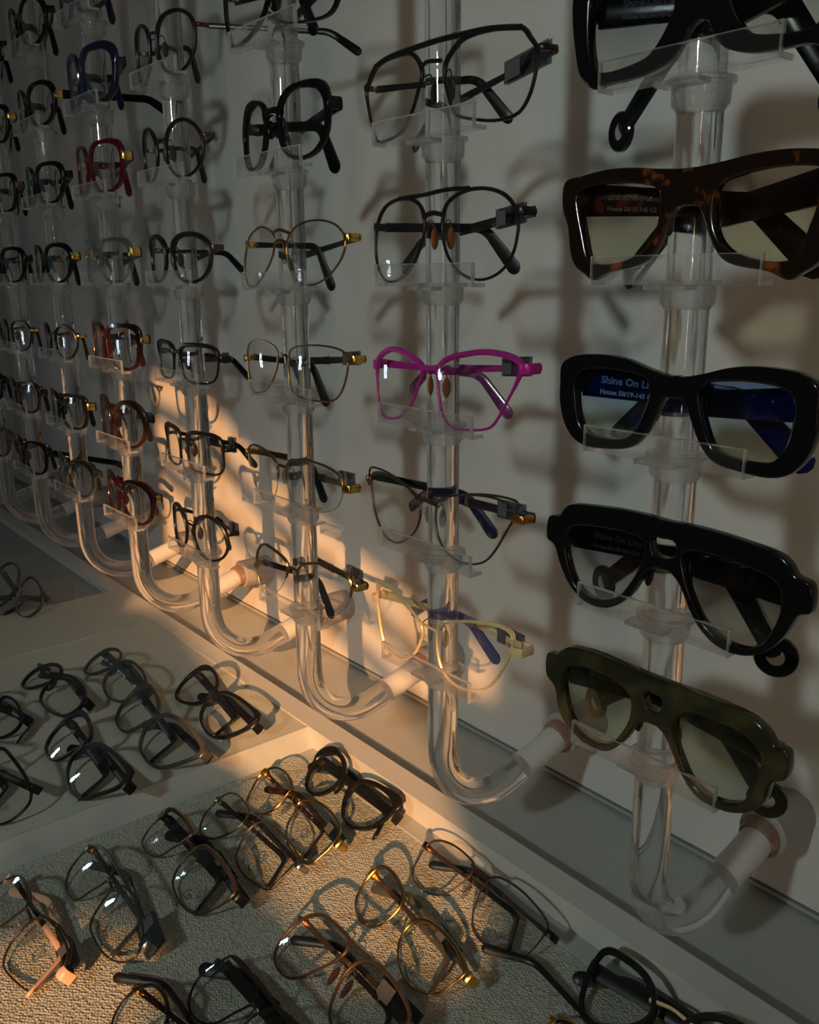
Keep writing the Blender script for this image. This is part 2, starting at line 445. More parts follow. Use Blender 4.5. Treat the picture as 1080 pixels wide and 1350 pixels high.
def glasses(label, T, L, R, st, name='eyeglasses', group=None):
    """T = (origin, ux, uz); L, R = lens loops as local (x, z) points in metres"""
    O, ux, uz = T; uy = uz.cross(ux); Mx = Matrix((ux, uy, uz)).transposed()
    root = empty(name, O, Mx); tag(root, label, 'glasses', group)
    WRAP[0] = st.get('wrap', .0035)
    rim = st.get('rim', 'wire'); mf = st.get('mat', 'black_metal')
    Ls, Rs = smooth_closed(L, 52), smooth_closed(R, 52)
    W = max(abs(p.x) for p in Ls + Rs) * 2
    zs = [p.y for p in Rs]; z0, z1 = min(zs), max(zs); hz = z0 + (z1 - z0) * st.get('hinge_z', .80)
    Y = lambda p: Vector((p[0], bend(p[0], W), p[1]))
    if rim == 'wire':
        m = MB(); r = st.get('r', .0009)
        for loop in (Ls, Rs):
            zz = [p.y for p in loop]; a, b = min(zz), max(zz)
            rr = []
            for p in loop:
                t = (p.y - a) / (b - a)
                k = st.get('top', 1.0); v = r * (1 + (k - 1) * max(0, min(1, (t - .55) / .3)))
                if st.get('half') and t < .55: v = .00028
                rr.append(v)
            m.sweep([Y(p) for p in loop], [x * st.get('depth', 1.3) for x in rr], rr, (0, 1, 0), 8, True)
        m.obj('rim', mf, root)
    elif rim == 'acetate':
        m = MB(); t_top, t_side, t_bot, dep = st.get('t', (.0036, .0030, .0026, .0020))
        for loop, sg in ((Ls, -1), (Rs, 1)):
            n = len(loop); v = []; c = Vector((sum(p.x for p in loop) / n, sum(p.y for p in loop) / n))
            for i, p in enumerate(loop):
                no = norm_out(loop, i); up = no.y; outw = no.x * sg
                tt = t_side + (t_top - t_side) * max(0, up) + (t_bot - t_side) * max(0, -up)
                tt += st.get('corner', 0) * max(0, up) * max(0, outw) * 2
                for (k, dy) in ((0, -.5), (.15, -1), (.85, -1), (1, -.6), (1, .6), (.85, 1), (.15, 1), (0, .5)):
                    q = p + no * (tt * k); v.append(Vector((q.x, bend(q.x, W) + dy * dep, q.y)))
            f = []
            for i in range(n):
                j = (i + 1) % n
                for k in range(8):
                    l = (k + 1) % 8; f.append((i * 8 + k, j * 8 + k, j * 8 + l, i * 8 + l))
            m.add(v, f)
        m.obj('rim', mf, root)
    elif rim == 'plate':
        me = plate_mesh('rim', st['outer'], [Ls[::-1], Rs[::-1]] + st.get('holes', []), st.get('pd', .0056), .0011)
        link('rim', me, mf, root, angle=40)
        if st.get('outline'):
            m = MB()
            for loop in (Ls, Rs):
                m.sweep([Vector((p.x + norm_out(loop, i).x * .0012, -.0031, p.y + norm_out(loop, i).y * .0012)) for i, p in enumerate(loop)], .0003, .0005, (0, 1, 0), 6, True)
            m.obj('rim_line', st['outline'], root)
    flat = rim == 'plate'
    for loop in (Ls, Rs):
        me = lens_mesh('lens', loop, W if not flat else 99, y0=.0003)
        link('lens', me, st.get('lens', 'lens_demo'), root, angle=60)
    # bridge
    nose = [max(Ls, key=lambda p: p.x - abs(p.y - (z0 + (z1 - z0) * .72)) * .6), min(Rs, key=lambda p: p.x + abs(p.y - (z0 + (z1 - z0) * .72)) * .6)]
    m = MB(); any_ = False
    if rim == 'acetate':
        a, b = nose; h = st.get('bh', .0038); zc = (a.y + b.y) / 2
        P = smooth_open([(a.x - .001, bend(a.x, W), a.y), ((a.x + b.x) / 2, -.0004, zc + .0022), (b.x + .001, bend(b.x, W), b.y)], 10)
        k = len(P); hh = [h * (1.25 - .35 * math.sin(PI * i / (k - 1))) for i in range(k)]
        m.sweep(P, hh, .0020, (0, 0, 1), 8, pw=3); any_ = True
    elif rim == 'wire' and not st.get('bridges'):
        a, b = nose
        P = smooth_open([(a.x, 0, a.y), ((a.x * .7 + b.x * .3), -.0012, max(a.y, b.y) + .001), ((a.x * .3 + b.x * .7), -.0012, max(a.y, b.y) + .001), (b.x, 0, b.y)], 12)
        m.sweep(P, st.get('br', .0013), .0010, (0, 0, 1), 8); any_ = True
    for (pts, ra) in st.get('bridges', []):
        P = smooth_open([(p[0], bend(p[0], W) - (.0012 if ra > .001 else 0), p[1]) for p in pts], 18)
        m.sweep(P, ra, ra * .9, (0, 0, 1), 8); any_ = True
    if any_: m.obj('bridge', st.get('bmat', mf), root)
    for (pts, ra) in st.get('brow', []):
        P = smooth_open([(p[0], bend(p[0], W) - .0006, p[1]) for p in pts], 24)
        MB().sweep(P, ra, ra, (0, 0, 1), 8).obj('brow_bar', st.get('browmat', mf), root)
    # nose pads
    if rim == 'wire' or st.get('pads'):
        for s, loop in ((-1, Ls), (1, Rs)):
            a = nose[0] if s < 0 else nose[1]; pz = z0 + (z1 - z0) * .52
            px = s * .0075 + (nose[0].x + nose[1].x) / 2
            pdm = MB(); pdm.ball((px, .0075, pz - .002), .0016, .0034, .0068)
            e = pdm.obj('nose_pad', st.get('pad', 'pad_clear'), root)
            MB().sweep(smooth_open([(a.x + s * .0006, .001, pz + .007), (a.x * .6 + px * .4, .0055, pz + .009), (px, .0085, pz + .003), (px, .0075, pz - .001)], 10), .0005, .0005, (1, 0, 0), 6).obj('pad_arm', st.get('armmat', mf), root)
    else:
        for s in (-1, 1):
            a = nose[0] if s < 0 else nose[1]; pz = z0 + (z1 - z0) * .5
            cand = [p for p in (Rs if s > 0 else Ls) if abs(p.y - pz) < .006]
            qx = (min(cand, key=lambda p: p.x) if s > 0 else max(cand, key=lambda p: p.x)) if cand else a
            MB().ball((qx.x - s * .0018, .0035, pz), .0022, .0036, .0070).obj('nose_pad', mf, root)
    # end pieces, hinges, arms
    ends = []
    for s, loop in ((-1, Ls), (1, Rs)):
        zz = [p.y for p in loop]; zl = min(zz) + (max(zz) - min(zz)) * st.get('hinge_z', .80)
        cand = sorted(loop, key=lambda p: abs(p.y - zl))[:10]; e = max(cand, key=lambda p: p.x * s)
        ex = e.x + s * st.get('ext', .0045); eh = st.get('eh', .0018); yb = bend(e.x, W) if not flat else 0
        P = smooth_open([(e.x - s * .0005, yb, e.y), (ex - s * .0012, yb + .0006, e.y), (ex, yb + .003, e.y), (ex + s * .0003, yb + .0095, e.y)], 9)
        MB().sweep(P, eh, st.get('et', .0011), (0, 0, 1), 8, pw=4).obj('end_piece', st.get('endmat', mf), root)
        MB().box(ex - .0012 - s * .0014, ex + .0012 - s * .0014, yb + .006, yb + .0125, e.y - .0014, e.y + .0014).obj('hinge', st.get('hingemat', 'gold'), root, smooth=False)
        ends.append((ex, yb + .0105, e.y))
    ph = st.get('phi', (14, 12)); zsl = st.get('zs', (-.04, -.09))
    for i, s in enumerate((-1, 1)):
        s2 = dict(st)
        if st.get('openside') == s: s2['open'] = st['openang']
        elif 'openside' in st: s2.pop('open', None)
        temple(root, s, ends[i], s2, ph[i], zsl[i])
    if st.get('demo'):
        me = text_mesh('lens_print', st['demo'], .0085, .00005)
        c = Vector((sum(p.x for p in Rs) / len(Rs), 0)); o = link('lens_print', me, 'print_dark', root, smooth=False)
        o.matrix_local = Matrix.Translation((c.x - .002, -.0040, z0 + .005)) @ Matrix.Rotation(PI / 2, 4, 'X') @ Matrix.Rotation(st.get('demorot', .3), 4, 'Z')
    return root

# ------------------------------------------------------------------ the setting
ZC, YW = -.4585, .575            # counter top height, wall plane
XL, XRIGHT = -3.4, 1.3
wall = MB().box(XL, XRIGHT, YW, YW + .06, ZC + .0085, 1.3).obj('wall_back', 'wall_paint', smooth=False); tag(wall, kind='structure')
MB().box(XL, XRIGHT, YW + .004, YW + .06, ZC - .02, ZC + .0085).obj('trim_1', 'groove_dark', smooth=False)['kind'] = 'structure'
MB().box(XL, XRIGHT, YW - .0005, YW + .004, ZC + .0026, ZC + .0058).obj('trim_2', 'far_grey', smooth=False)['kind'] = 'structure'

ZN, ZM, ZT = -.468, -.446, -.4445     # near tray floor, raised middle tray floor, rim top
case = empty('display_case', (-.6, .3, ZC - .8)); tag(case, 'long white display counter with fabric lined trays full of glasses below the rods', 'display case')
def cpart(name, mb, mat, smooth=False, label=None):
    o = mb.obj(name, mat, case, smooth=smooth); o.matrix_parent_inverse = Matrix.Translation(case.location).inverted()
    if label: o['label'] = label
    return o
cpart('back_ledge', MB().box(XL, XRIGHT, .458, YW + .004, ZC - .02, ZC), 'counter_white')
cpart('rim', MB().box(XL, XRIGHT, .440, .4635, -.56, ZT), 'rim_white')
cpart('lining', MB().box(-.699, XRIGHT, -.30, .440, ZN - .01, ZN), 'woven_cream', label='coarse woven cream tray lining')
cpart('liner_edge', MB().box(-.699, XRIGHT, .424, .440, ZN, ZN + .0015), 'counter_white')
cpart('lining', MB().box(-1.085, -.7065, -.30, .440, ZM - .01, ZM), 'fine_cream', label='smooth pale lining of the raised tray')
x0, x1 = -.7065, -.699
cpart('divider', MB().add([(x0, -.30, ZM + .0006), (x0, .44, ZM + .0006), (x1, .44, ZN), (x1, -.30, ZN), (x0 - .003, -.30, ZM + .0006), (x0 - .003, .44, ZM + .0006), (x0 - .003, .44, -.5), (x0 - .003, -.30, -.5), (x1, .44, -.5), (x1, -.30, -.5)],
      [(0, 3, 2, 1), (4, 0, 1, 5), (3, 9, 8, 2), (4, 5, 6, 7), (7, 6, 8, 9), (0, 4, 7, 9, 3), (1, 2, 8, 6, 5)]), 'divider_grey', label='blue grey riser between the two trays')
cpart('panel', MB().box(-1.235, -1.085, -.30, .440, -.5, ZM + .0012), 'panel_cream', label='pale flat panel beyond the raised tray')
cpart('lining', MB().box(XL, -1.235, -.30, .440, ZM - .02, ZM - .008), 'far_grey', label='darker grey lining of the far tray')
cpart('cabinet_body', MB().box(XL, XRIGHT, -.32, YW, -1.25, -.56), 'counter_white')
cpart('front_rim', MB().box(XL, XRIGHT, -.33, -.30, -.56, ZT), 'rim_white')
tag(MB().box(XL, 3.0, -3.2, YW + .06, -1.30, -1.25).obj('floor', 'floor_grey', smooth=False), kind='structure')

# added sun mask, unseen behind the camera; its holes shape the warm patches
def build_sun_mask():
    yw = -1.2
    holes = [
        [(.44, .835), (.62, .813), (.79, .728), (1.09, .632), (1.20, .61), (1.20, .56), (1.10, .575), (.79, .675), (.60, .765), (.44, .79)],
        [(.44, .765), (.59, .742), (.79, .652), (1.12, .552), (1.12, .515), (.79, .61), (.44, .70)],
        [(.44, .675), (.79, .588), (1.13, .49), (1.21, .412), (1.166, .38), (1.04, .345), (.92, .355), (.85, .40), (.785, .411), (.755, .445), (.58, .475), (.475, .455), (.44, .50)],
        [(.60, .20), (.69, .25), (.766, .285), (.86, .302), (.905, .288), (.90, .20)],
    ]
    cu_outer = [(-3.4, -1.25), (2.9, -1.25), (2.9, 2.6), (-3.4, 2.6)]
    me = plate_mesh('sun_mask', cu_outer, [h[::-1] for h in holes], .008, .0005)
    o = link('sun_mask', me, 'sun_mask_paint', smooth=False); o.location = (0, yw, 0); tag(o, kind='structure')
build_sun_mask()

# ------------------------------------------------------------------ rods and brackets
ROD_R = .0111; YR = .40
RX = {'A': -.2685, 'B': -.4535, 'C': -.6355, 'D': -.826, 'E': -1.006, 'F': -1.186, 'G': -1.368, 'H': -1.55, 'I': -1.732}
ORD = {'A': 'nearest', 'B': 'second nearest', 'C': 'third nearest', 'D': 'fourth nearest', 'E': 'fifth nearest', 'F': 'sixth nearest', 'G': 'seventh nearest', 'H': 'eighth nearest', 'I': 'farthest'}
ROW = ['lowest', 'second lowest', 'third lowest', 'fourth lowest', 'fifth lowest', 'sixth lowest', 'seventh lowest']
RZ = [-.279, -.189, -.101, -.008, .084, .170, .256]

path = [Vector((0, 0, .62)), Vector((0, 0, .4)), Vector((0, 0, .2)), Vector((0, 0, 0)), Vector((0, 0, -.2)), Vector((0, 0, -.33)), Vector((0, 0, -.345))]
ce = Vector((0, .055, -.345)); Rb = .055
for k in range(1, 15):
    a = math.radians(105 * k / 14); path.append(ce + Vector((0, -Rb * math.cos(a), -Rb * math.sin(a))))
e = Vector((0, math.sin(math.radians(105)), -math.cos(math.radians(105))))
last = path[-1]; jend = last + e * .062
path.append(last + e * .022)
m = MB().sweep(path, ROD_R, ROD_R, (1, 0, 0), 32); rod_me = m.mesh('rod')
path2 = [path[-1] + e * .0002, jend]
# frosted end, brown ring, boss on the wall
end_me = MB().sweep([path2[0] - e * .004, path2[0].lerp(path2[1], .5), path2[1]], ROD_R + .0003, ROD_R + .0003, (1, 0, 0), 32).mesh('frosted_end')
ring_me = MB().lathe(jend - e * .003, e, [(.0001, 0), (ROD_R + .0022, 0), (ROD_R + .0028, .001), (ROD_R + .0028, .009), (.0001, .009)], 28).mesh('ferrule')
bz = (jend + e * .006)
boss_me = MB().lathe((0, bz.y - .002, bz.z + .0005), (0, 1, 0), [(.0001, 0), (.0165, 0), (.0175, .001), (.0175, YW - YR - bz.y + .0035), (.0001, YW - YR - bz.y + .0035)], 32).mesh('wall_boss')
for nme, me_, mt_ in (('rod', rod_me, 'acrylic_rod'), ('e', end_me, 'frosted_end'), ('r', ring_me, 'ferrule_brown'), ('b', boss_me, 'boss_cap')):
    me_.materials.append(MATS[mt_]); me_.shade_smooth(); me_.set_sharp_from_angle(angle=math.radians(40))
for c, x in RX.items():
    r = empty('display_rod', (x, YR, jend.z)); tag(r, 'clear acrylic display rod curving back into the wall, %s to the camera' % ORD[c], 'rod', 'row of clear display rods')
    for nm, me in (('tube', rod_me), ('frosted_end', end_me), ('ferrule', ring_me), ('wall_boss', boss_me)):
        o = bpy.data.objects.new(nm, me); COL.objects.link(o); o.parent = r; o.location = (0, 0, -jend.z)

bw = .0475; LY = -.0225          # bracket half width, lip position before the rod centre
m = MB()
m.box(-bw + .004, bw + .004, LY, -.0035 - .0085, -.002, 0)
plate_me = m.mesh('shelf_plate')
lip_me = MB().box(-bw + .004, bw + .004, LY, LY + .0018, -.002, .012).mesh('lip')
edge_me = MB().box(-bw - .0004, -bw + .0006, LY - .0003, -.012, -.0022, .0002).box(bw - .0006, bw + .0004, LY - .0003, -.012, -.0022, .0002).box(-bw - .0004, -bw + .0006, LY - .0003, LY + .002, 0, .0122).box(bw - .0006, bw + .0004, LY - .0003, LY + .002, 0, .0122).box(-bw, bw, LY - .0002, LY + .0019, .0117, .0122).mesh('edge_glow')
edge_me.transform(Matrix.Translation((.004, 0, 0)))
col_me = MB().lathe((0, 0, -.014), (0, 0, 1), [(ROD_R + .0003, 0), (.0136, .003), (.0140, .0115), (.0160, .0118), (.0160, .014), (ROD_R + .0003, .014), (ROD_R + .0003, 0)], 32).box(-.012, .012, LY + .002, -.0108, -.0045, -.0021).mesh('collar')
for me_, mt_ in ((plate_me, 'acrylic_plate'), (lip_me, 'acrylic_plate'), (edge_me, 'acrylic_edge'), (col_me, 'acrylic_collar')):
    me_.materials.append(MATS[mt_])
col_me.shade_smooth(); col_me.set_sharp_from_angle(angle=math.radians(40))
def bracket(c, row, z):
    b = empty('display_bracket', (RX[c], YR, z)); tag(b, 'clear acrylic glasses bracket, %s on the %s rod' % (ROW[row], ORD[c]), 'bracket', 'clear brackets on the rods')
    for nm, me in (('shelf_plate', plate_me), ('lip', lip_me), ('edge_glow', edge_me), ('collar', col_me)):
        o = bpy.data.objects.new(nm, me); COL.objects.link(o); o.parent = b

YF = .3835
UX, UZ = Vector((1, 0, 0)), Vector((0, 0, 1))
def Zm(off, f):   # zoomed picture coordinates -> photo pixels
    return lambda pts: [(off[0] + f * x, off[1] + f * y) for x, y in pts]
def px_local(pts, O, y=YF):
    return [(q.x - O.x, q.z - O.z) for q in (onY(u, v, y) for u, v in pts)]
def hang_traced(c, row, label, L, R, st, extra=None, dz=0.0):
    zmin = min(onY(u, v, YF).z for u, v in L + R); r = st.get('r', .0009)
    if st.get('rim') == 'acetate': r = st.get('t', (0, 0, .0026))[2]
    O = Vector((RX[c], YF, zmin - r))
    st = dict(st)
    for key in ('bridges', 'brow'):
        if key in st: st[key] = [(px_local(p, O), ra) for p, ra in st[key]]
    bracket(c, row, O.z - .0002)
    return glasses(label, (O, UX, UZ), px_local(L, O), px_local(R, O), st)
def hang_plate(c, row, label, outer, hole, st, mid, holes=()):
    """left half traced, mirrored about the bridge"""
    yf = YF - .002
    x0 = RX[c] + st.get('dx', 0)
    def loc(pts): return [(q.x - x0, q.z) for q in (onY(u, v, yf) for u, v in pts)]
    mx = st.get('mx', .0100)
    out = [(x - mx, z) for x, z in loc(outer)]; ho = [(x - mx, z) for x, z in loc(hole)]
    zmin = min(z for x, z in out); out = [(min(x, 0), z - zmin) for x, z in out]; ho = [(x, z - zmin) for x, z in ho]
    half = smooth_open([Vector((p[0], p[1], 0)) for p in out], len(out) * 4)
    full = [(p.x, p.y) for p in half] + [(-p.x, p.y) for p in half[::-1] if p.x < -1e-5]
    hs = []
    for h in holes:
        q = [(x - mx, z - zmin) for x, z in loc(h)]; cx = sum(p[0] for p in q) / len(q)
        hs.append([(p.x - cx, p.y) for p in smooth_closed(q, 20)][::-1])
    st = dict(st); st['rim'] = 'plate'; st['outer'] = full; st['holes'] = hs
    O = Vector((x0 + mx, yf, zmin)); bracket(c, row, zmin - .0002)
    return glasses(label, (O, UX, UZ), ho, [(-x, z) for x, z in ho], st)
Z4, Z5, Z6 = Zm((260, 0), .2519), Zm((260, 330), .2519), Zm((260, 660), .2519)
Z7, Z8, Z9 = Zm((470, 0), .2519), Zm((470, 330), .2519), Zm((470, 560), .2889)
Z10, Z11, Z12 = Zm((700, 0), .3519), Zm((700, 380), .3519), Zm((700, 640), .3519)

# ---- nearest rod: five chunky tinted frames
CH = dict(th=(.0085, .0072, .0062, .0055), tk=.0019, L1=(.080, .120), L2=.046, drop=(44, 38), eh=.0062, et=.0024, ext=.004, hinge_z=.82, phi=(20, 19), pd=.0064, tpw=5, zs=(-.07, -.12))
def dictx(base, **k):
    d = dict(base); d.update(k); return d
SHINE = 'Shine On Like a D'
hang_plate('A', 4, 'oversized black sunglasses hanging highest on the nearest rod, cut by the top edge',
    [(928, -50), (900, -62), (860, -62), (800, -52), (768, -28), (760, 0), (760, 40), (765, 85), (770, 103), (786, 119), (802, 112), (850, 101), (884, 82), (900, 60), (912, 36), (925, 26)],
    [(786, -10), (800, -30), (850, -42), (885, -42), (895, -20), (890, 20), (870, 60), (850, 80), (805, 96), (788, 90), (782, 60), (782, 20)],
    dictx(CH, mat='black_gloss', temple='black_gloss', lens='lens_grey', ringtip=.0110, L2=.056, drop=(56, 38), text=[(SHINE, .0050, .0006), ('House 50/19-145 C7', .0031, -.0048)], textmat='print_grey', endmat='black_gloss'), (925, 0))
hang_plate('A', 3, 'thick dark tortoiseshell sunglasses with brown tinted lenses on the nearest rod',
    Z10([(570, 632), (480, 632), (400, 628), (300, 635), (200, 660), (140, 685), (131, 780), (150, 850), (160, 950), (180, 1000), (215, 1030), (245, 1050), (300, 1022), (380, 1005), (430, 985), (470, 940), (510, 860), (545, 785), (585, 772)]),
    Z10([(190, 725), (250, 697), (340, 687), (430, 692), (488, 712), (495, 780), (480, 860), (450, 920), (400, 960), (330, 985), (260, 990), (228, 970), (208, 880), (192, 790)]),
    dictx(CH, mat='tortoise', temple='tortoise', lens='lens_brown', text=[(SHINE, .0050, .0006), ('House 50/19-145 C5', .0031, -.0048)], textmat='print_grey', endmat='tortoise', th=(.0085, .0072, .0058, .0075)), Z10([(580, 700)])[0])
hang_plate('A', 2, 'thick black sunglasses with blue lenses and white arm lettering on the nearest rod',
    Z11([(560, 327), (520, 325), (450, 300), (370, 265), (290, 248), (200, 247), (150, 262), (125, 290), (121, 350), (120, 420), (135, 500), (170, 560), (220, 590), (300, 600), (370, 598), (410, 575), (450, 520), (490, 440), (512, 412), (530, 410)]),
    Z11([(180, 335), (215, 305), (300, 302), (380, 315), (440, 335), (455, 380), (440, 440), (405, 520), (370, 558), (300, 562), (220, 540), (188, 480), (178, 400)]),
    dictx(CH, mat='black_gloss', temple='royal_blue', lens='lens_blue', text=[(SHINE, .0056, .0002), ('House 50/19-145 C7', .0036, -.0056)], textmat='print_white', textx=.010, endmat='black_gloss', th=(.0085, .0078, .0060, .0075)), Z11([(535, 370)])[0])
hang_plate('A', 1, 'black aviator sunglasses with a slotted bridge and round arm ends, nearest rod',
    Z12([(500, 125), (430, 105), (330, 85), (230, 72), (165, 68), (135, 83), (115, 108), (78, 115), (71, 190), (100, 222), (120, 290), (150, 360), (190, 412), (240, 445), (300, 455), (350, 435), (390, 395), (430, 335), (462, 310), (485, 307)]),
    Z12([(140, 215), (160, 155), (230, 150), (330, 165), (400, 185), (438, 215), (425, 280), (390, 350), (340, 408), (280, 425), (220, 410), (180, 370), (152, 300)]),
    dictx(CH, mat='black_gloss', temple='black_gloss', lens='lens_grey', ringtip=.0115, L2=.056, drop=(58, 38), text=[(SHINE, .0050, .0006), ('Rogue 52/18-145 C96', .0031, -.0048)], textmat='print_grey', endmat='black_gloss'), Z12([(492, 215)])[0],
    holes=[Z12([(455, 190), (495, 195), (540, 207), (543, 250), (520, 268), (480, 262), (458, 240)])])
hang_plate('A', 0, 'translucent olive green aviator sunglasses, lowest on the nearest rod',
    Z12([(475, 715), (430, 698), (330, 655), (240, 620), (165, 601), (125, 611), (105, 630), (72, 625), (68, 700), (100, 750), (110, 820), (140, 885), (190, 942), (250, 980), (300, 990), (350, 960), (390, 912), (415, 887), (445, 882)]),
    Z12([(130, 735), (140, 685), (190, 672), (260, 695), (340, 735), (383, 790), (380, 865), (350, 920), (310, 958), (250, 955), (190, 910), (152, 850)]),
    dictx(CH, mat='olive_acetate', temple='olive_acetate', lens='lens_green', ringtip=.0110, L2=.056, drop=(56, 38), text=[(SHINE, .0050, .0006)], textmat='print_grey', endmat='olive_acetate'), Z12([(460, 800)])[0],
    holes=[Z12([(425, 765), (460, 772), (488, 790), (482, 835), (455, 835), (430, 815)])])

# ---- second rod
BM = dict(rim='wire', mat='black_metal', temple='black_metal', tip='black_satin', split=.55, th=(.0024, .0018, .0026, .0040), tk=.0009)
hang_traced('B', 4, 'large black metal aviator glasses with a double bridge, highest on the second rod',
    Z7([(45, 480), (60, 430), (100, 350), (170, 305), (265, 278), (308, 295), (338, 345), (345, 400), (325, 470), (300, 560), (260, 660), (220, 705), (160, 735), (105, 738), (72, 640), (52, 540)]),
    Z7([(468, 330), (500, 270), (550, 208), (620, 172), (740, 143), (850, 140), (890, 190), (925, 250), (922, 330), (905, 430), (880, 510), (840, 580), (780, 615), (700, 630), (600, 622), (530, 603), (495, 550), (475, 470), (460, 400)]),
    dict(BM, r=.0010, top=1.5, tagside=1, taghh=.0062, tagpos=(.006, .050), pad='pad_dark', bridges=[(Z7([(345, 355), (380, 325), (450, 318)]), .0013)], brow=[(Z7([(98, 350), (170, 302), (290, 258), (420, 215), (560, 178), (700, 148), (850, 138)]), .0017)], zs=(-.04, -.09)))
hang_traced('B', 3, 'slim black round aviator glasses with a double bridge on the second rod',
    [(494, 312), (498, 290), (508, 272), (525, 263), (545, 264), (556, 274), (560, 292), (558, 315), (553, 330), (546, 348), (535, 363), (521, 371), (508, 370), (499, 358), (494, 338)],
    [(586, 277), (593, 264), (611, 252), (634, 248), (656, 253), (671, 267), (678, 290), (676, 315), (671, 335), (661, 353), (646, 365), (629, 369), (611, 363), (598, 350), (588, 332), (583, 302)],
    dict(BM, r=.0009, top=1.4, tagside=1, taghh=.0058, pad='pad_amber', armmat='copper', hingemat='black_metal', eh=.0026, bridges=[([(560, 286), (572, 281), (586, 283)], .0016)], brow=[([(527, 262), (560, 257), (590, 250), (618, 248)], .0014)], th=(.0032, .0030, .0030, .0048), split=0))
hang_traced('B', 2, 'magenta cat-eye glasses with plum arms on the second rod',
    Z8([(104, 600), (125, 548), (190, 517), (270, 545), (335, 592), (348, 622), (330, 700), (290, 800), (245, 860), (200, 880), (135, 865), (112, 800), (103, 690)]),
    Z8([(432, 612), (480, 568), (560, 545), (660, 533), (750, 545), (815, 570), (845, 610), (822, 690), (780, 780), (740, 860), (690, 930), (600, 942), (500, 925), (455, 870), (436, 790), (427, 700)]),
    dict(rim='wire', mat='magenta', temple='magenta', tip='plum_acetate', split=.52, r=.0009, top=2.2, depth=1.2, th=(.0030, .0022, .0030, .0042), tk=.0011, eh=.0034, et=.0015, ext=.0050, endmat='magenta', hingemat='magenta', pad='pad_amber', tagside=1, taghh=.0060,
         bridges=[(Z8([(345, 612), (390, 618), (432, 612)]), .0018)], hinge_z=.84))
hang_traced('B', 1, 'black and bronze cat-eye glasses with doubled wire corners on the second rod',
    Z9([(60, 235), (90, 217), (150, 235), (220, 275), (265, 318), (290, 365), (290, 430), (265, 490), (220, 530), (170, 537), (120, 500), (80, 410), (62, 310)]),
    Z9([(370, 355), (400, 335), (460, 322), (560, 325), (640, 345), (690, 375), (705, 420), (670, 490), (620, 580), (570, 630), (500, 635), (430, 600), (380, 530), (362, 440)]),
    dict(rim='wire', mat='bronze', temple='black_satin', tip='blue_tortoise', split=.5, r=.0008, th=(.0034, .0030, .0034, .0046), tk=.0014, eh=.0026, ext=.007, endmat='copper', hingemat='bronze', tagside=1, taghh=.0060, hinge_z=.72,
         bridges=[(Z9([(283, 335), (325, 345), (370, 365)]), .0015)],
         brow=[(Z9([(50, 275), (52, 215), (68, 195), (130, 213), (200, 255), (280, 320)]), .0008), (Z9([(440, 322), (540, 318), (620, 325), (690, 342), (720, 362), (712, 410)]), .0008)]))
hang_traced('B', 0, 'cream metal cat-eye glasses with violet arm ends, lowest on the second rod',
    Z9([(92, 765), (115, 727), (170, 765), (230, 830), (280, 885), (305, 940), (290, 1000), (260, 1050), (210, 1072), (150, 1035), (118, 980), (97, 870)]),
    Z9([(370, 935), (400, 908), (480, 898), (580, 910), (660, 935), (695, 975), (690, 1040), (650, 1130), (600, 1195), (540, 1217), (470, 1200), (410, 1150), (375, 1060)]),
    dict(rim='wire', mat='cream_metal', temple='cream_metal', tip='violet_tip', split=.42, r=.0009, th=(.0038, .0026, .0034, .0046), tk=.0014, eh=.0030, ext=.008, endmat='cream_metal', hingemat='cream_metal', tagside=1, taghh=.0062, hinge_z=.62,
         bridges=[(Z9([(302, 908), (335, 925), (370, 945)]), .0010)], armmat='gold',
         brow=[(Z9([(85, 790), (90, 730), (102, 712), (190, 762), (290, 892)]), .0009), (Z9([(430, 903), (520, 897), (620, 910), (695, 948), (708, 985)]), .0009)]))

# ---- third rod
hang_traced('C', 5, 'dark glasses with clear shadowed lenses at the top edge, highest on the third rod',
    Z4([(140, -80), (150, -150), (230, -190), (320, -185), (365, -120), (370, -20), (330, 110), (270, 190), (190, 240), (160, 190), (140, 60)]),
    Z4([(400, -60), (420, -180), (500, -230), (620, -240), (700, -190), (705, -90), (690, 10), (650, 70), (560, 100), (460, 110), (420, 60)]),
    dict(L1=(.062, .122), drop=(66, 34), wrap=.006, rim='acetate', mat='black_gloss', temple='black_gloss', t=(.0034, .0026, .0020, .0018), th=(.0040, .0032, .0034, .0050), tk=.0014, tagside=0))
hang_traced('C', 4, 'glossy black rounded acetate glasses on the third rod',
    Z4([(262, 640), (280, 585), (315, 558), (345, 575), (358, 640), (355, 730), (345, 800), (325, 860), (290, 880), (262, 850), (252, 740)]),
    Z4([(435, 610), (450, 530), (490, 475), (550, 455), (605, 468), (632, 530), (640, 620), (628, 710), (590, 785), (530, 815), (475, 790), (445, 720)]),
    dict(L1=(.062, .122), drop=(66, 34), wrap=.006, rim='acetate', mat='black_gloss', temple='black_gloss', t=(.0042, .0034, .0030, .0022), corner=.004, th=(.0048, .0038, .0040, .0056), tk=.0016, eh=.0044, bh=.0034))
hang_traced('C', 3, 'thin gold and black panto glasses on the third rod',
    [(323, 327), (328, 312), (341, 300), (353, 302), (362, 312), (361, 332), (356, 347), (346, 365), (336, 377), (325, 375), (320, 355)],
    [(378, 327), (381, 310), (393, 296), (414, 290), (434, 295), (445, 310), (446, 328), (439, 348), (424, 368), (406, 376), (389, 368), (381, 350)],
    dict(L1=(.062, .122), drop=(66, 34), wrap=.006, rim='wire', mat='dark_gold', temple='black_metal', tip='black_satin', split=.55, r=.0008, eh=.0030, ext=.0035, endmat='gold', armmat='gold', th=(.0026, .0020, .0030, .0044), brow=[([(362, 306), (370, 303), (381, 307)], .0013)]))
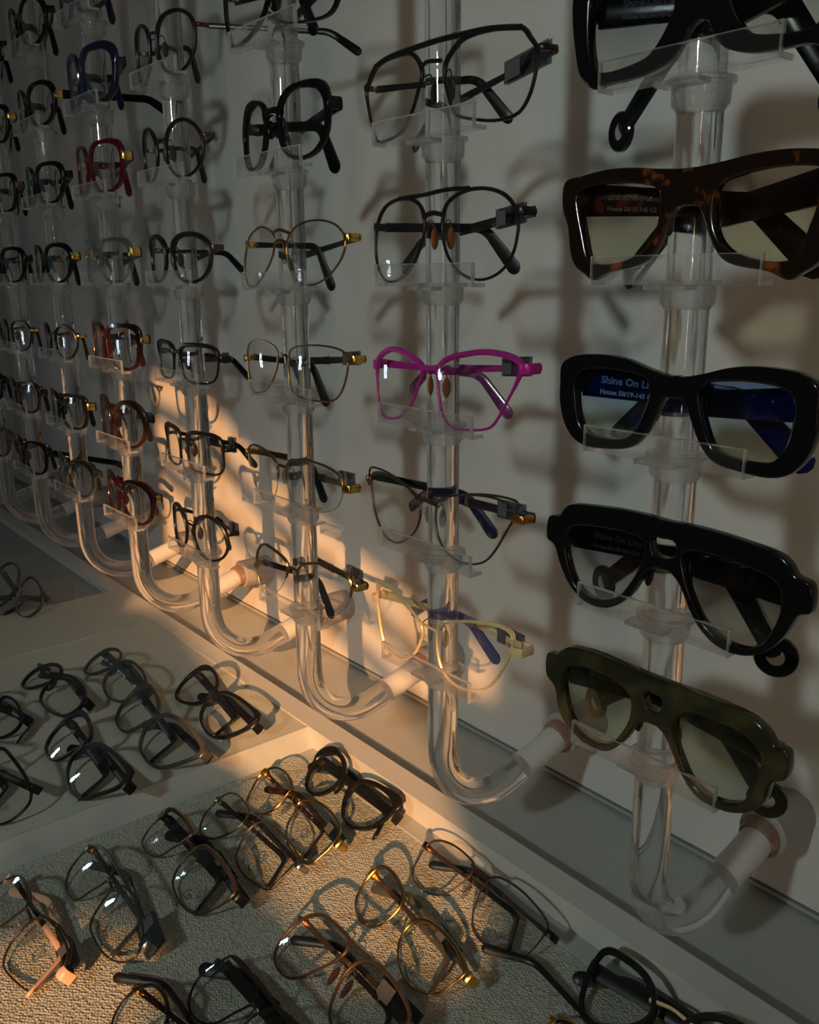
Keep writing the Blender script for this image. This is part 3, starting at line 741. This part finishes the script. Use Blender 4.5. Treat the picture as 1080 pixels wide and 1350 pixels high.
hang_traced('C', 2, 'slim gold rectangular glasses with black arms on the third rod',
    [(323, 463), (328, 451), (341, 448), (356, 453), (366, 463), (365, 486), (357, 506), (348, 516), (331, 516), (325, 491)],
    [(381, 471), (383, 461), (396, 456), (421, 456), (442, 462), (450, 474), (448, 501), (441, 522), (429, 530), (401, 526), (386, 516), (381, 496)],
    dict(L1=(.062, .122), drop=(66, 34), wrap=.006, rim='wire', mat='dark_gold', temple='black_metal', tip='black_satin', split=.5, r=.0008, eh=.0032, ext=.007, endmat='gold', armmat='gold', tagside=1, th=(.0030, .0026, .0034, .0046), hinge_z=.74))
hang_traced('C', 1, 'gold half-rim glasses with a grey price tag, second lowest on the third rod',
    [(322, 594), (330, 587), (346, 592), (361, 605), (366, 617), (366, 638), (361, 655), (348, 660), (336, 646), (326, 618)],
    [(378, 617), (383, 608), (401, 607), (424, 615), (440, 628), (444, 642), (442, 662), (433, 674), (411, 675), (391, 665), (380, 645)],
    dict(L1=(.062, .122), drop=(66, 34), wrap=.006, rim='wire', mat='dark_gold', half=True, temple='dark_gold', tip='black_satin', split=.5, r=.0010, eh=.0032, ext=.007, endmat='gold', armmat='gold', tagside=1, taghh=.0066, tagdz=.004, th=(.0034, .0028, .0036, .0046), hinge_z=.72, demo='Zo'))
hang_traced('C', 0, 'gold half-rim cat-eye glasses, lowest on the third rod',
    [(337, 727), (346, 718), (361, 725), (376, 738), (380, 751), (373, 771), (361, 783), (346, 783), (338, 766), (335, 746)],
    [(393, 753), (401, 744), (421, 744), (441, 753), (455, 768), (454, 791), (444, 809), (424, 816), (401, 804), (393, 781)],
    dict(L1=(.062, .122), drop=(66, 34), wrap=.006, rim='wire', mat='dark_gold', half=True, temple='black_metal', tip='black_satin', split=.45, r=.0010, top=1.3, eh=.0028, ext=.006, endmat='gold', armmat='gold', tagside=1, taghh=.0066, tagdz=.004, th=(.0032, .0028, .0036, .0050), hinge_z=.62))

# ---- the rods further away: shapes by width and height
def shape(kind, w, h):
    P = []; N = 24
    for i in range(N):
        a = 2 * PI * i / N; c, s = math.cos(a), math.sin(a)
        e = {'round': 2.0, 'panto': 2.3, 'square': 3.6, 'rect': 4.2, 'soft': 2.8, 'hex': 2.0, 'cat': 2.6}[kind]
        k = (abs(c) ** e + abs(s) ** e) ** (-1 / e); x, z = c * k * w / 2, s * k * h / 2
        if kind in ('panto', 'square', 'soft'): x *= 1 + .10 * z / (h / 2)
        if kind == 'cat': x *= 1 + .14 * z / (h / 2); z += .10 * h * max(0, x) / w
        if kind == 'hex': q = math.cos(((a + PI / 6) % (PI / 3)) - PI / 6); x, z = c / q * w / 2, s / q * h / 2
        P.append((x, z))
    return P
def hang(c, row, label, kind, w, h, dbl, st, dz=0):
    r = st.get('t', (0, 0, .0026))[2] if st.get('rim') == 'acetate' else st.get('r', .0009)
    z = RZ[row] + dz; bracket(c, row, z)
    w, h = w * 1.13, h * 1.06
    P = shape(kind, w, h); off = dbl / 2 + w / 2
    R = [(x + off, q + h / 2 + r) for x, q in P]; L = [(-x, q) for x, q in R]
    return glasses(label, (Vector((RX[c], YF, z + .0002)), UX, UZ), L, R, st)
AC = dict(L1=(.058, .100), drop=(74, 34), L2=.034, wrap=.011, phi=(14, 12), rim='acetate', mat='black_gloss', temple='black_gloss', t=(.0042, .0036, .0030, .0022), corner=.003, th=(.0052, .0042, .0040, .0052), tk=.0015, eh=.0040)
WR = dict(L1=(.058, .100), drop=(74, 34), L2=.034, wrap=.011, phi=(14, 12), rim='wire', mat='black_metal', temple='black_metal', tip='black_satin', split=.5, r=.0011, top=1.3, th=(.0024, .0018, .0026, .0038), pad='pad_dark')
def ac(m, **k): return dict(AC, mat=m, temple=m, **k)
hang('D', 5, 'black round wire glasses with a red hinge, one arm open, fourth rod', 'panto', .046, .046, .016, dict(WR, r=.0014, endmat='red_crystal', ext=.006, openside=1, openang=-48, ))
hang('D', 4, 'black round metal glasses, fifth lowest on the fourth rod', 'round', .047, .045, .018, dict(WR, r=.0014, endmat='bronze'))
hang('D', 3, 'black panto glasses with a thick brow on the fourth rod', 'panto', .049, .040, .015, dictx(WR, L1=(.092, .10), drop=(38, 34), r=.0017, top=1.5, endmat='bronze', eh=.0028))
hang('D', 2, 'black rectangular metal glasses with dark red hinges on the fourth rod', 'square', .049, .034, .016, dictx(WR, L1=(.092, .10), drop=(38, 34), r=.0011, top=2.0, endmat='burgundy', eh=.003, tagside=1))
hang('D', 1, 'square black metal glasses with a tag at the hinge, second lowest on the fourth rod', 'rect', .047, .037, .017, dictx(WR, L1=(.092, .10), drop=(38, 34), r=.0012, top=1.8, tagside=1, tagpos=(-.002, .020), taghh=.0075, tagdz=.004))
hang('D', 0, 'round black wire glasses with a tag at the hinge, lowest on the fourth rod', 'round', .046, .043, .016, dict(WR, r=.0014, tagside=1, tagpos=(0, .026), taghh=.0066, tagdz=.003))
hang('E', 6, 'black glasses with a wide navy arm open at the top edge, fifth rod', 'square', .050, .042, .015, ac('navy_gloss', openside=1, openang=-50))
hang('E', 5, 'thick navy acetate glasses on the fifth rod', 'soft', .047, .044, .015, ac('navy_gloss', t=(.0065, .0055, .0045, .0026)), dz=.0)
hang('E', 4, 'translucent ruby red glasses with gold hinges on the fifth rod', 'soft', .046, .043, .015, ac('red_crystal', endmat='gold', hingemat='gold'))
hang('E', 3, 'clear crystal acetate glasses with a gold hinge on the fifth rod', 'soft', .046, .038, .016, dict(ac('crystal_acetate', endmat='gold'), temple='black_satin'))
hang('E', 2, 'dark burgundy acetate glasses with gold hinges on the fifth rod', 'square', .048, .040, .016, ac('burgundy', endmat='gold', t=(.005, .0045, .0035, .0024)))
hang('E', 1, 'brown marbled round acetate glasses on the fifth rod', 'round', .047, .044, .015, ac('brown_acetate', t=(.0050, .0040, .0032, .0024), tagside=1))
hang('E', 0, 'dark wine red acetate glasses, lowest on the fifth rod', 'panto', .048, .042, .015, ac('burgundy', t=(.0055, .0045, .0034, .0024), endmat='gold'))
hang('F', 6, 'black round glasses near the top left corner, highest on the sixth rod', 'round', .047, .044, .015, ac('black_gloss', t=(.0034, .003, .003, .002)))
hang('F', 5, 'black panto glasses with gold hinges, sixth lowest on the sixth rod', 'panto', .047, .040, .015, ac('black_gloss', endmat='gold', openside=1, openang=-50), dz=-.0)
hang('F', 4, 'black acetate glasses, fifth lowest on the sixth rod', 'soft', .047, .038, .016, ac('black_gloss'))
hang('F', 3, 'black panto glasses with a brass hinge, fourth lowest on the sixth rod', 'panto', .048, .038, .015, ac('black_gloss', endmat='gold', t=(.0045, .003, .0026, .002)))
hang('F', 2, 'slim black round glasses with brown arms on the sixth rod', 'round', .042, .038, .018, dict(WR, r=.0014, temple='brown_acetate', tip='brown_acetate', endmat='gold'))
hang('F', 1, 'black square glasses with gold hinge, second lowest on the sixth rod', 'square', .047, .036, .016, ac('black_gloss', endmat='gold', t=(.0045, .0028, .0022, .002)))
hang('F', 0, 'translucent olive green acetate glasses, lowest on the sixth rod', 'panto', .047, .040, .016, dict(ac('crystal_green'), temple='olive_acetate'))
hang('G', 6, 'dark glasses at the very top left corner, highest on the seventh rod', 'round', .046, .040, .016, ac('black_gloss', t=(.003, .003, .0026, .002)))
hang('G', 5, 'black glasses with a bright gold hinge, sixth lowest on the seventh rod', 'square', .047, .038, .016, ac('black_gloss', endmat='gold'))
hang('G', 4, 'black square glasses, fifth lowest on the seventh rod', 'square', .047, .040, .016, ac('black_gloss', endmat='bronze'))
hang('G', 3, 'black rounded glasses, fourth lowest on the seventh rod', 'soft', .047, .038, .016, ac('black_gloss'))
hang('G', 2, 'thin black wire glasses, third lowest on the seventh rod', 'panto', .044, .038, .018, dict(WR, endmat='gold'))
hang('G', 1, 'dark brown glasses, second lowest on the seventh rod', 'soft', .045, .037, .017, ac('brown_acetate', t=(.0034, .003, .0026, .002)))
hang('G', 0, 'black glasses with one arm reaching right, lowest on the seventh rod', 'soft', .046, .040, .016, ac('black_gloss', openside=1, openang=-55, t=(.004, .0034, .003, .002)))
for r_, k_, m_ in ((3, 'soft', 'black_gloss'), (2, 'round', 'gunmetal'), (1, 'square', 'black_gloss'), (0, 'soft', 'grey_acetate')):
    hang('H', r_, '%s glasses at the left edge, %s on the eighth rod' % ({'black_gloss': 'black', 'gunmetal': 'dark grey', 'grey_acetate': 'smoky grey'}[m_], ROW[r_]), k_, .046, .038, .016, ac(m_))

# ---- glasses lying in the trays
def fit(px_left, px_right, zf, label, st, yaw=None, tilt=38, lift=.015, anchor=None, width=None):
    """tray glasses: standing on the lower rims, leaning back; zf = height of the tray floor"""
    cr = [sum(p[i] for p in px_right) / len(px_right) for i in (0, 1)] if px_right else None
    cl = [sum(p[i] for p in px_left) / len(px_left) for i in (0, 1)] if px_left else None
    if yaw is None:
        d = onZ(*cr, zf + lift) - onZ(*cl, zf + lift); yaw = math.atan2(d.y, d.x)
    else: yaw = math.radians(yaw)
    t = math.radians(tilt); c0 = cr or cl
    ux = Vector((math.cos(yaw), math.sin(yaw), 0)); h = Vector((-math.sin(yaw), math.cos(yaw), 0))
    uz = h * math.cos(t) + Vector((0, 0, 1)) * math.sin(t); nrm = uz.cross(ux)
    r = st.get('r', .0009) if st.get('rim', 'wire') == 'wire' else st.get('t', (0, 0, .0026))[2]
    for _ in range(5):      # seat the lowest rim on the tray floor
        a = onZ(*c0, zf + lift)
        def to(pts):
            o = []
            for u, v in pts:
                d = ray(u, v); p = d * (a.dot(nrm) / d.dot(nrm)); q = p - a; o.append((q.dot(ux), q.dot(uz)))
            return o
        R = to(px_right) if px_right else None; L = to(px_left) if px_left else None
        zl = min(z for x, z in (R or []) + (L or [])); lift += zf - (a.z + (zl - r) * math.sin(t)) + .0006 + .0022 * math.cos(t)
    gap = st.get('gap', .0165)
    if R is None:
        xm = max(x for x, z in L) + gap / 2; R = [(2 * xm - x, z) for x, z in L]
    if L is None:
        xm = min(x for x, z in R) - gap / 2; L = [(2 * xm - x, z) for x, z in R]
    xm = (max(x for x, z in L) + min(x for x, z in R)) / 2
    zl = min(z for x, z in R + L)
    O = a + ux * xm + uz * (zl - r)
    L = [(x - xm, z - zl + r) for x, z in L]; R = [(x - xm, z - zl + r) for x, z in R]
    W = max(x for x, z in R) - min(x for x, z in L)
    print('TRAY %-60s W %.3f H %.3f base dz %.4f yaw %.0f' % (label[:60], W, max(z for x, z in R), O.z - zf, math.degrees(yaw)))
    st = dict(st); st['tray'] = tilt; st.setdefault('phi', (9, 12)); st.setdefault('L1', (.092, .094)); st.setdefault('L2', .040); st.setdefault('drop', (58, 40))
    for key in ('bridges', 'brow'):
        if key in st: st[key] = [([(x - xm, z - zl + r) for x, z in to(p)], ra) for p, ra in st[key]]
    return glasses(label, (O, ux, uz), L, R, st)
Ta, Tb, Tc = Zm((380, 960), 1 / 6), Zm((300, 980), .1574), Zm((170, 1020), .2222)
Td, Te, Tf, Tg = Zm((0, 1090), .2222), Zm((430, 1080), .287), Zm((130, 1200), .398), Zm((700, 1200), .3519)
Ma, Mb = Zm((0, 840), .2), Zm((0, 840), 1 / 3)
TW = dict(rim='wire', r=.0008, demo='Qp', th=(.0024, .0017, .0024, .0036), tk=.0010, split=.5, tip='black_satin')
fit(Ta([(150, 440), (165, 350), (215, 250), (290, 210), (380, 215), (425, 280), (430, 370), (400, 420), (330, 480), (240, 512), (175, 490)]),
    Ta([(445, 680), (470, 540), (520, 460), (600, 440), (700, 470), (770, 520), (810, 580), (800, 640), (740, 700), (650, 760), (560, 775), (490, 750)]), ZN,
    'thick black cat-eye glasses in the sunlit corner of the near tray', dict(rim='acetate', mat='black_satin', temple='black_satin', t=(.0045, .0032, .0028, .0022), corner=.006, th=(.0055, .0045, .0042, .0050), tk=.0016, eh=.005))
fit(Tb([(150, 490), (200, 360), (250, 270), (330, 210), (400, 195), (470, 230), (520, 290), (540, 370), (490, 440), (430, 520), (360, 570), (280, 592), (200, 560)]),
    Tb([(490, 780), (510, 660), (560, 580), (600, 500), (680, 468), (760, 490), (860, 570), (925, 680), (900, 780), (830, 870), (760, 935), (680, 1000), (600, 980), (530, 890)]), ZN,
    'golden brown wire glasses in the sun beside the thick black cat-eye pair', dict(TW, mat='dark_gold', temple='brown_acetate', tip='brown_acetate', top=1.5, endmat='gold', eh=.004, armmat='gold', tagside=1))
fit(Tc([(415, 330), (440, 240), (520, 150), (590, 110), (650, 130), (700, 190), (710, 240), (660, 310), (600, 350), (500, 385), (440, 368)]),
    Tc([(635, 500), (660, 420), (700, 350), (750, 300), (800, 285), (860, 310), (930, 380), (990, 480), (960, 545), (885, 620), (820, 680), (740, 645), (670, 585)]), ZN,
    'thin dark wire glasses with a black bar bridge, left of the golden brown pair', dict(TW, mat='gunmetal', temple='black_metal', bmat='black_satin', br=.0024, endmat='silver', eh=.0026))
fit(Tc([(70, 400), (110, 320), (180, 250), (240, 205), (310, 250), (360, 310), (375, 360), (330, 400), (260, 440), (200, 480), (150, 492), (100, 460)]),
    Tc([(260, 640), (290, 560), (350, 490), (410, 440), (460, 435), (530, 500), (590, 590), (620, 680), (570, 740), (480, 800), (400, 832), (320, 790), (275, 710)]), ZN,
    'black browed wire glasses with broad black arms in the left half of the near tray', dict(TW, mat='bronze', top=2.2, temple='black_satin', th=(.0050, .0045, .0040, .0050), endmat='black_metal', eh=.0036, tagside=1, tagpos=(.03, .075)))
fit(Td([(385, 330), (410, 240), (490, 140), (560, 105), (620, 130), (660, 210), (670, 270), (620, 330), (540, 380), (450, 435), (400, 390)]),
    Td([(535, 600), (560, 520), (640, 400), (700, 345), (750, 365), (800, 430), (825, 520), (835, 620), (815, 710), (765, 775), (700, 795), (630, 770), (575, 700)]), ZN,
    'olive wire glasses with a large grey tag, beside the divider in the near tray', dict(TW, mat='olive_wire', temple='olive_wire', tip='grey_acetate', tagside=1, tagpos=(.0, .036), taghh=.0085, endmat='silver', eh=.0036, brow=[(Td([(560, 105), (640, 160), (720, 290), (820, 450)]), .0010)]))
fit(Td([(-90, 480), (-60, 380), (0, 320), (90, 290), (140, 330), (165, 400), (160, 470), (100, 520), (0, 590), (-70, 570)]),
    Td([(20, 800), (60, 700), (140, 600), (220, 540), (270, 540), (330, 600), (380, 700), (375, 780), (320, 860), (250, 910), (170, 970), (90, 920), (30, 850)]), ZN,
    'brown double wire glasses with a pale rose arm at the lower left edge', dict(TW, mat='bronze', temple='tortoise', tip='pale_rose', endmat='pale_rose', eh=.004, armmat='gold', tagside=1, taghh=.007, brow=[(Td([(20, 310), (110, 285), (180, 380), (190, 460), (250, 525), (340, 580), (410, 700), (390, 800)]), .0008)]))
fit(Te([(130, 380), (150, 320), (190, 260), (240, 215), (290, 230), (340, 300), (355, 370), (320, 430), (260, 480), (200, 495), (150, 460)]),
    Te([(330, 600), (350, 530), (400, 475), (460, 465), (530, 510), (600, 600), (630, 690), (580, 740), (520, 785), (450, 795), (380, 760), (340, 690)]), ZN,
    'brown and gold round glasses in the sun in the middle of the near tray', dict(TW, mat='dark_gold', top=2.0, temple='bronze', tip='grey_acetate', endmat='gold', eh=.0036, armmat='gold', bmat='bronze', br=.0015, tagside=1, tagpos=(.03, .06)))
fit(Te([(390, 240), (420, 170), (450, 120), (500, 92), (570, 110), (640, 160), (680, 210), (660, 260), (600, 310), (530, 348), (460, 335), (410, 290)]),
    Te([(670, 480), (690, 380), (730, 300), (780, 265), (860, 300), (940, 370), (1010, 470), (980, 540), (920, 610), (870, 637), (790, 610), (700, 550)]), ZN,
    'very thin wire glasses with black arm ends beside the rim of the near tray', dict(TW, mat='bronze', r=.0006, top=1.6, temple='bronze', tip='black_satin', bridges=[(Te([(672, 212), (710, 240), (750, 272)]), .0012), (Te([(668, 225), (700, 250), (742, 280)]), .0008)], endmat='black_metal', eh=.0028))
fit(Tf([(575, 150), (600, 90), (660, 30), (730, 12), (790, 50), (830, 100), (810, 150), (740, 190), (650, 225), (600, 205)]),
    Tf([(765, 350), (785, 270), (830, 195), (890, 165), (950, 205), (1005, 285), (1020, 360), (960, 410), (880, 435), (800, 425)]), ZN,
    'bronze aviator glasses with a wide tag at the bottom middle of the picture', dict(TW, mat='bronze', r=.0010, top=1.4, temple='bronze', tip='black_satin', brow=[(Tf([(790, 50), (850, 115), (900, 160)]), .0012)], tagside=1, taghh=.007, tagpos=(.006, .05), pad='pad_dark'))
fit(Tf([(290, 300), (320, 220), (390, 170), (440, 148), (490, 185), (525, 250), (520, 300), (450, 340), (380, 375), (320, 360)]),
    Tf([(440, 480), (470, 400), (530, 340), (600, 330), (660, 380), (700, 460), (650, 530), (560, 570), (470, 550)]), ZN,
    'black glasses with a straight top bar cut by the bottom edge of the picture', dict(TW, mat='black_metal', temple='black_satin', th=(.0045, .004, .004, .005), brow=[(Tf([(440, 150), (520, 230), (600, 330), (680, 420)]), .0013)]))
fit(Tf([(35, 370), (60, 310), (105, 265), (170, 245), (215, 280), (230, 350), (200, 400), (120, 430), (50, 420)]), None, ZN,
    'black topped round glasses with a gold hinge, mostly below the bottom edge left of centre', dict(TW, mat='black_metal', temple='tortoise', endmat='gold', top=1.6), yaw=8)
fit(Tg([(195, 350), (208, 270), (245, 195), (285, 160), (365, 205), (425, 265), (452, 345), (425, 405), (330, 430), (225, 410)]), None, ZN,
    'thick black angular glasses with a pale inlaid line at the bottom right', dict(rim='acetate', mat='black_satin', temple='black_satin', bmat='cream_metal', bh=.0012, t=(.0048, .0036, .0034, .0022), th=(.0055, .0045, .0042, .0050), tk=.0016, eh=.005, gap=.026), yaw=6)
fit(Tg([(45, 470), (60, 425), (95, 400), (140, 405), (170, 440), (165, 490), (110, 510)]), None, ZN,
    'fine gold glasses just showing at the bottom edge beside the angular black pair', dict(TW, mat='gold', temple='black_metal'), yaw=8)
MT = dict(rim='acetate', mat='black_satin', temple='black_satin', t=(.0040, .0032, .0026, .0020), th=(.0050, .0042, .0040, .0045), tk=.0015, eh=.0045, hingemat='silver')
fit(Ma([(148, 300), (200, 240), (280, 200), (350, 190), (395, 215), (380, 265), (310, 300), (220, 325), (170, 325)]),
    Ma([(275, 410), (300, 340), (360, 290), (430, 265), (490, 290), (535, 350), (530, 420), (470, 480), (400, 505), (320, 470)]), ZM,
    'black acetate glasses with one arm pointing left in the raised tray', dict(MT, openside=-1, openang=-75))
fit(Ma([(305, 720), (340, 640), (420, 560), (500, 520), (560, 540), (590, 620), (570, 690), (480, 750), (380, 800), (320, 780)]),
    Ma([(450, 900), (480, 800), (550, 740), (640, 720), (720, 760), (790, 830), (820, 900), (760, 970), (640, 1020), (540, 1050), (470, 1000)]), ZM,
    'wide black acetate glasses in front of the pair with an arm pointing left', dict(MT, corner=.004))
fit(Ma([(560, 210), (600, 150), (680, 95), (740, 85), (790, 110), (780, 160), (700, 210), (600, 238)]),
    Ma([(690, 310), (720, 240), (780, 180), (860, 170), (930, 230), (940, 300), (880, 360), (800, 410), (720, 390)]), ZM,
    'smoky grey acetate glasses in the raised tray, nearest the pale flat panel', dict(MT, mat='grey_acetate', temple='grey_acetate', t=(.0034, .0026, .0022, .002)))
fit(Mb([(465, 330), (480, 270), (540, 210), (590, 205), (620, 250), (615, 310), (570, 340), (500, 370)]),
    Mb([(560, 420), (590, 350), (650, 315), (720, 340), (770, 400), (780, 450), (700, 490), (620, 508), (575, 470)]), ZM,
    'dark grey acetate glasses in front of the smoky grey pair in the raised tray', dict(MT, mat='grey_acetate', temple='black_satin', corner=.003))
fit(Mb([(700, 235), (720, 180), (790, 130), (840, 140), (855, 190), (820, 240), (760, 260)]),
    Mb([(800, 310), (830, 250), (890, 225), (960, 260), (1000, 310), (950, 360), (870, 390), (820, 370)]), ZM,
    'dark cat-eye glasses in the back corner of the raised tray, touched by sun', dict(MT, t=(.0036, .003, .0026, .002), corner=.004))
fit(None, Mb([(-40, 330), (-10, 270), (20, 240), (60, 262), (75, 320), (40, 370), (-20, 390)]), ZM,
    'black rimmed glasses cut by the left edge, upper of the two in the raised tray', dict(MT, t=(.0026, .0022, .002, .0018)), yaw=15)
fit(None, Mb([(-70, 640), (-40, 520), (0, 440), (50, 480), (105, 570), (110, 640), (60, 700), (0, 735), (-50, 720)]), ZM,
    'black wire glasses cut by the left edge, lower of the two in the raised tray', dict(TW, mat='black_metal', temple='black_satin', r=.0011, top=1.5, th=(.004, .0035, .0036, .0042)), yaw=15)
fit([(-22, 785), (-5, 752), (12, 742), (24, 752), (20, 775), (5, 795), (-12, 800)],
    [(22, 800), (28, 775), (40, 762), (52, 775), (53, 795), (42, 808), (30, 812)], ZM - .008,
    'hazy dark glasses in the far tray at the left edge of the picture', dict(MT, mat='grey_acetate', temple='grey_acetate', t=(.0026, .0022, .002, .002)))
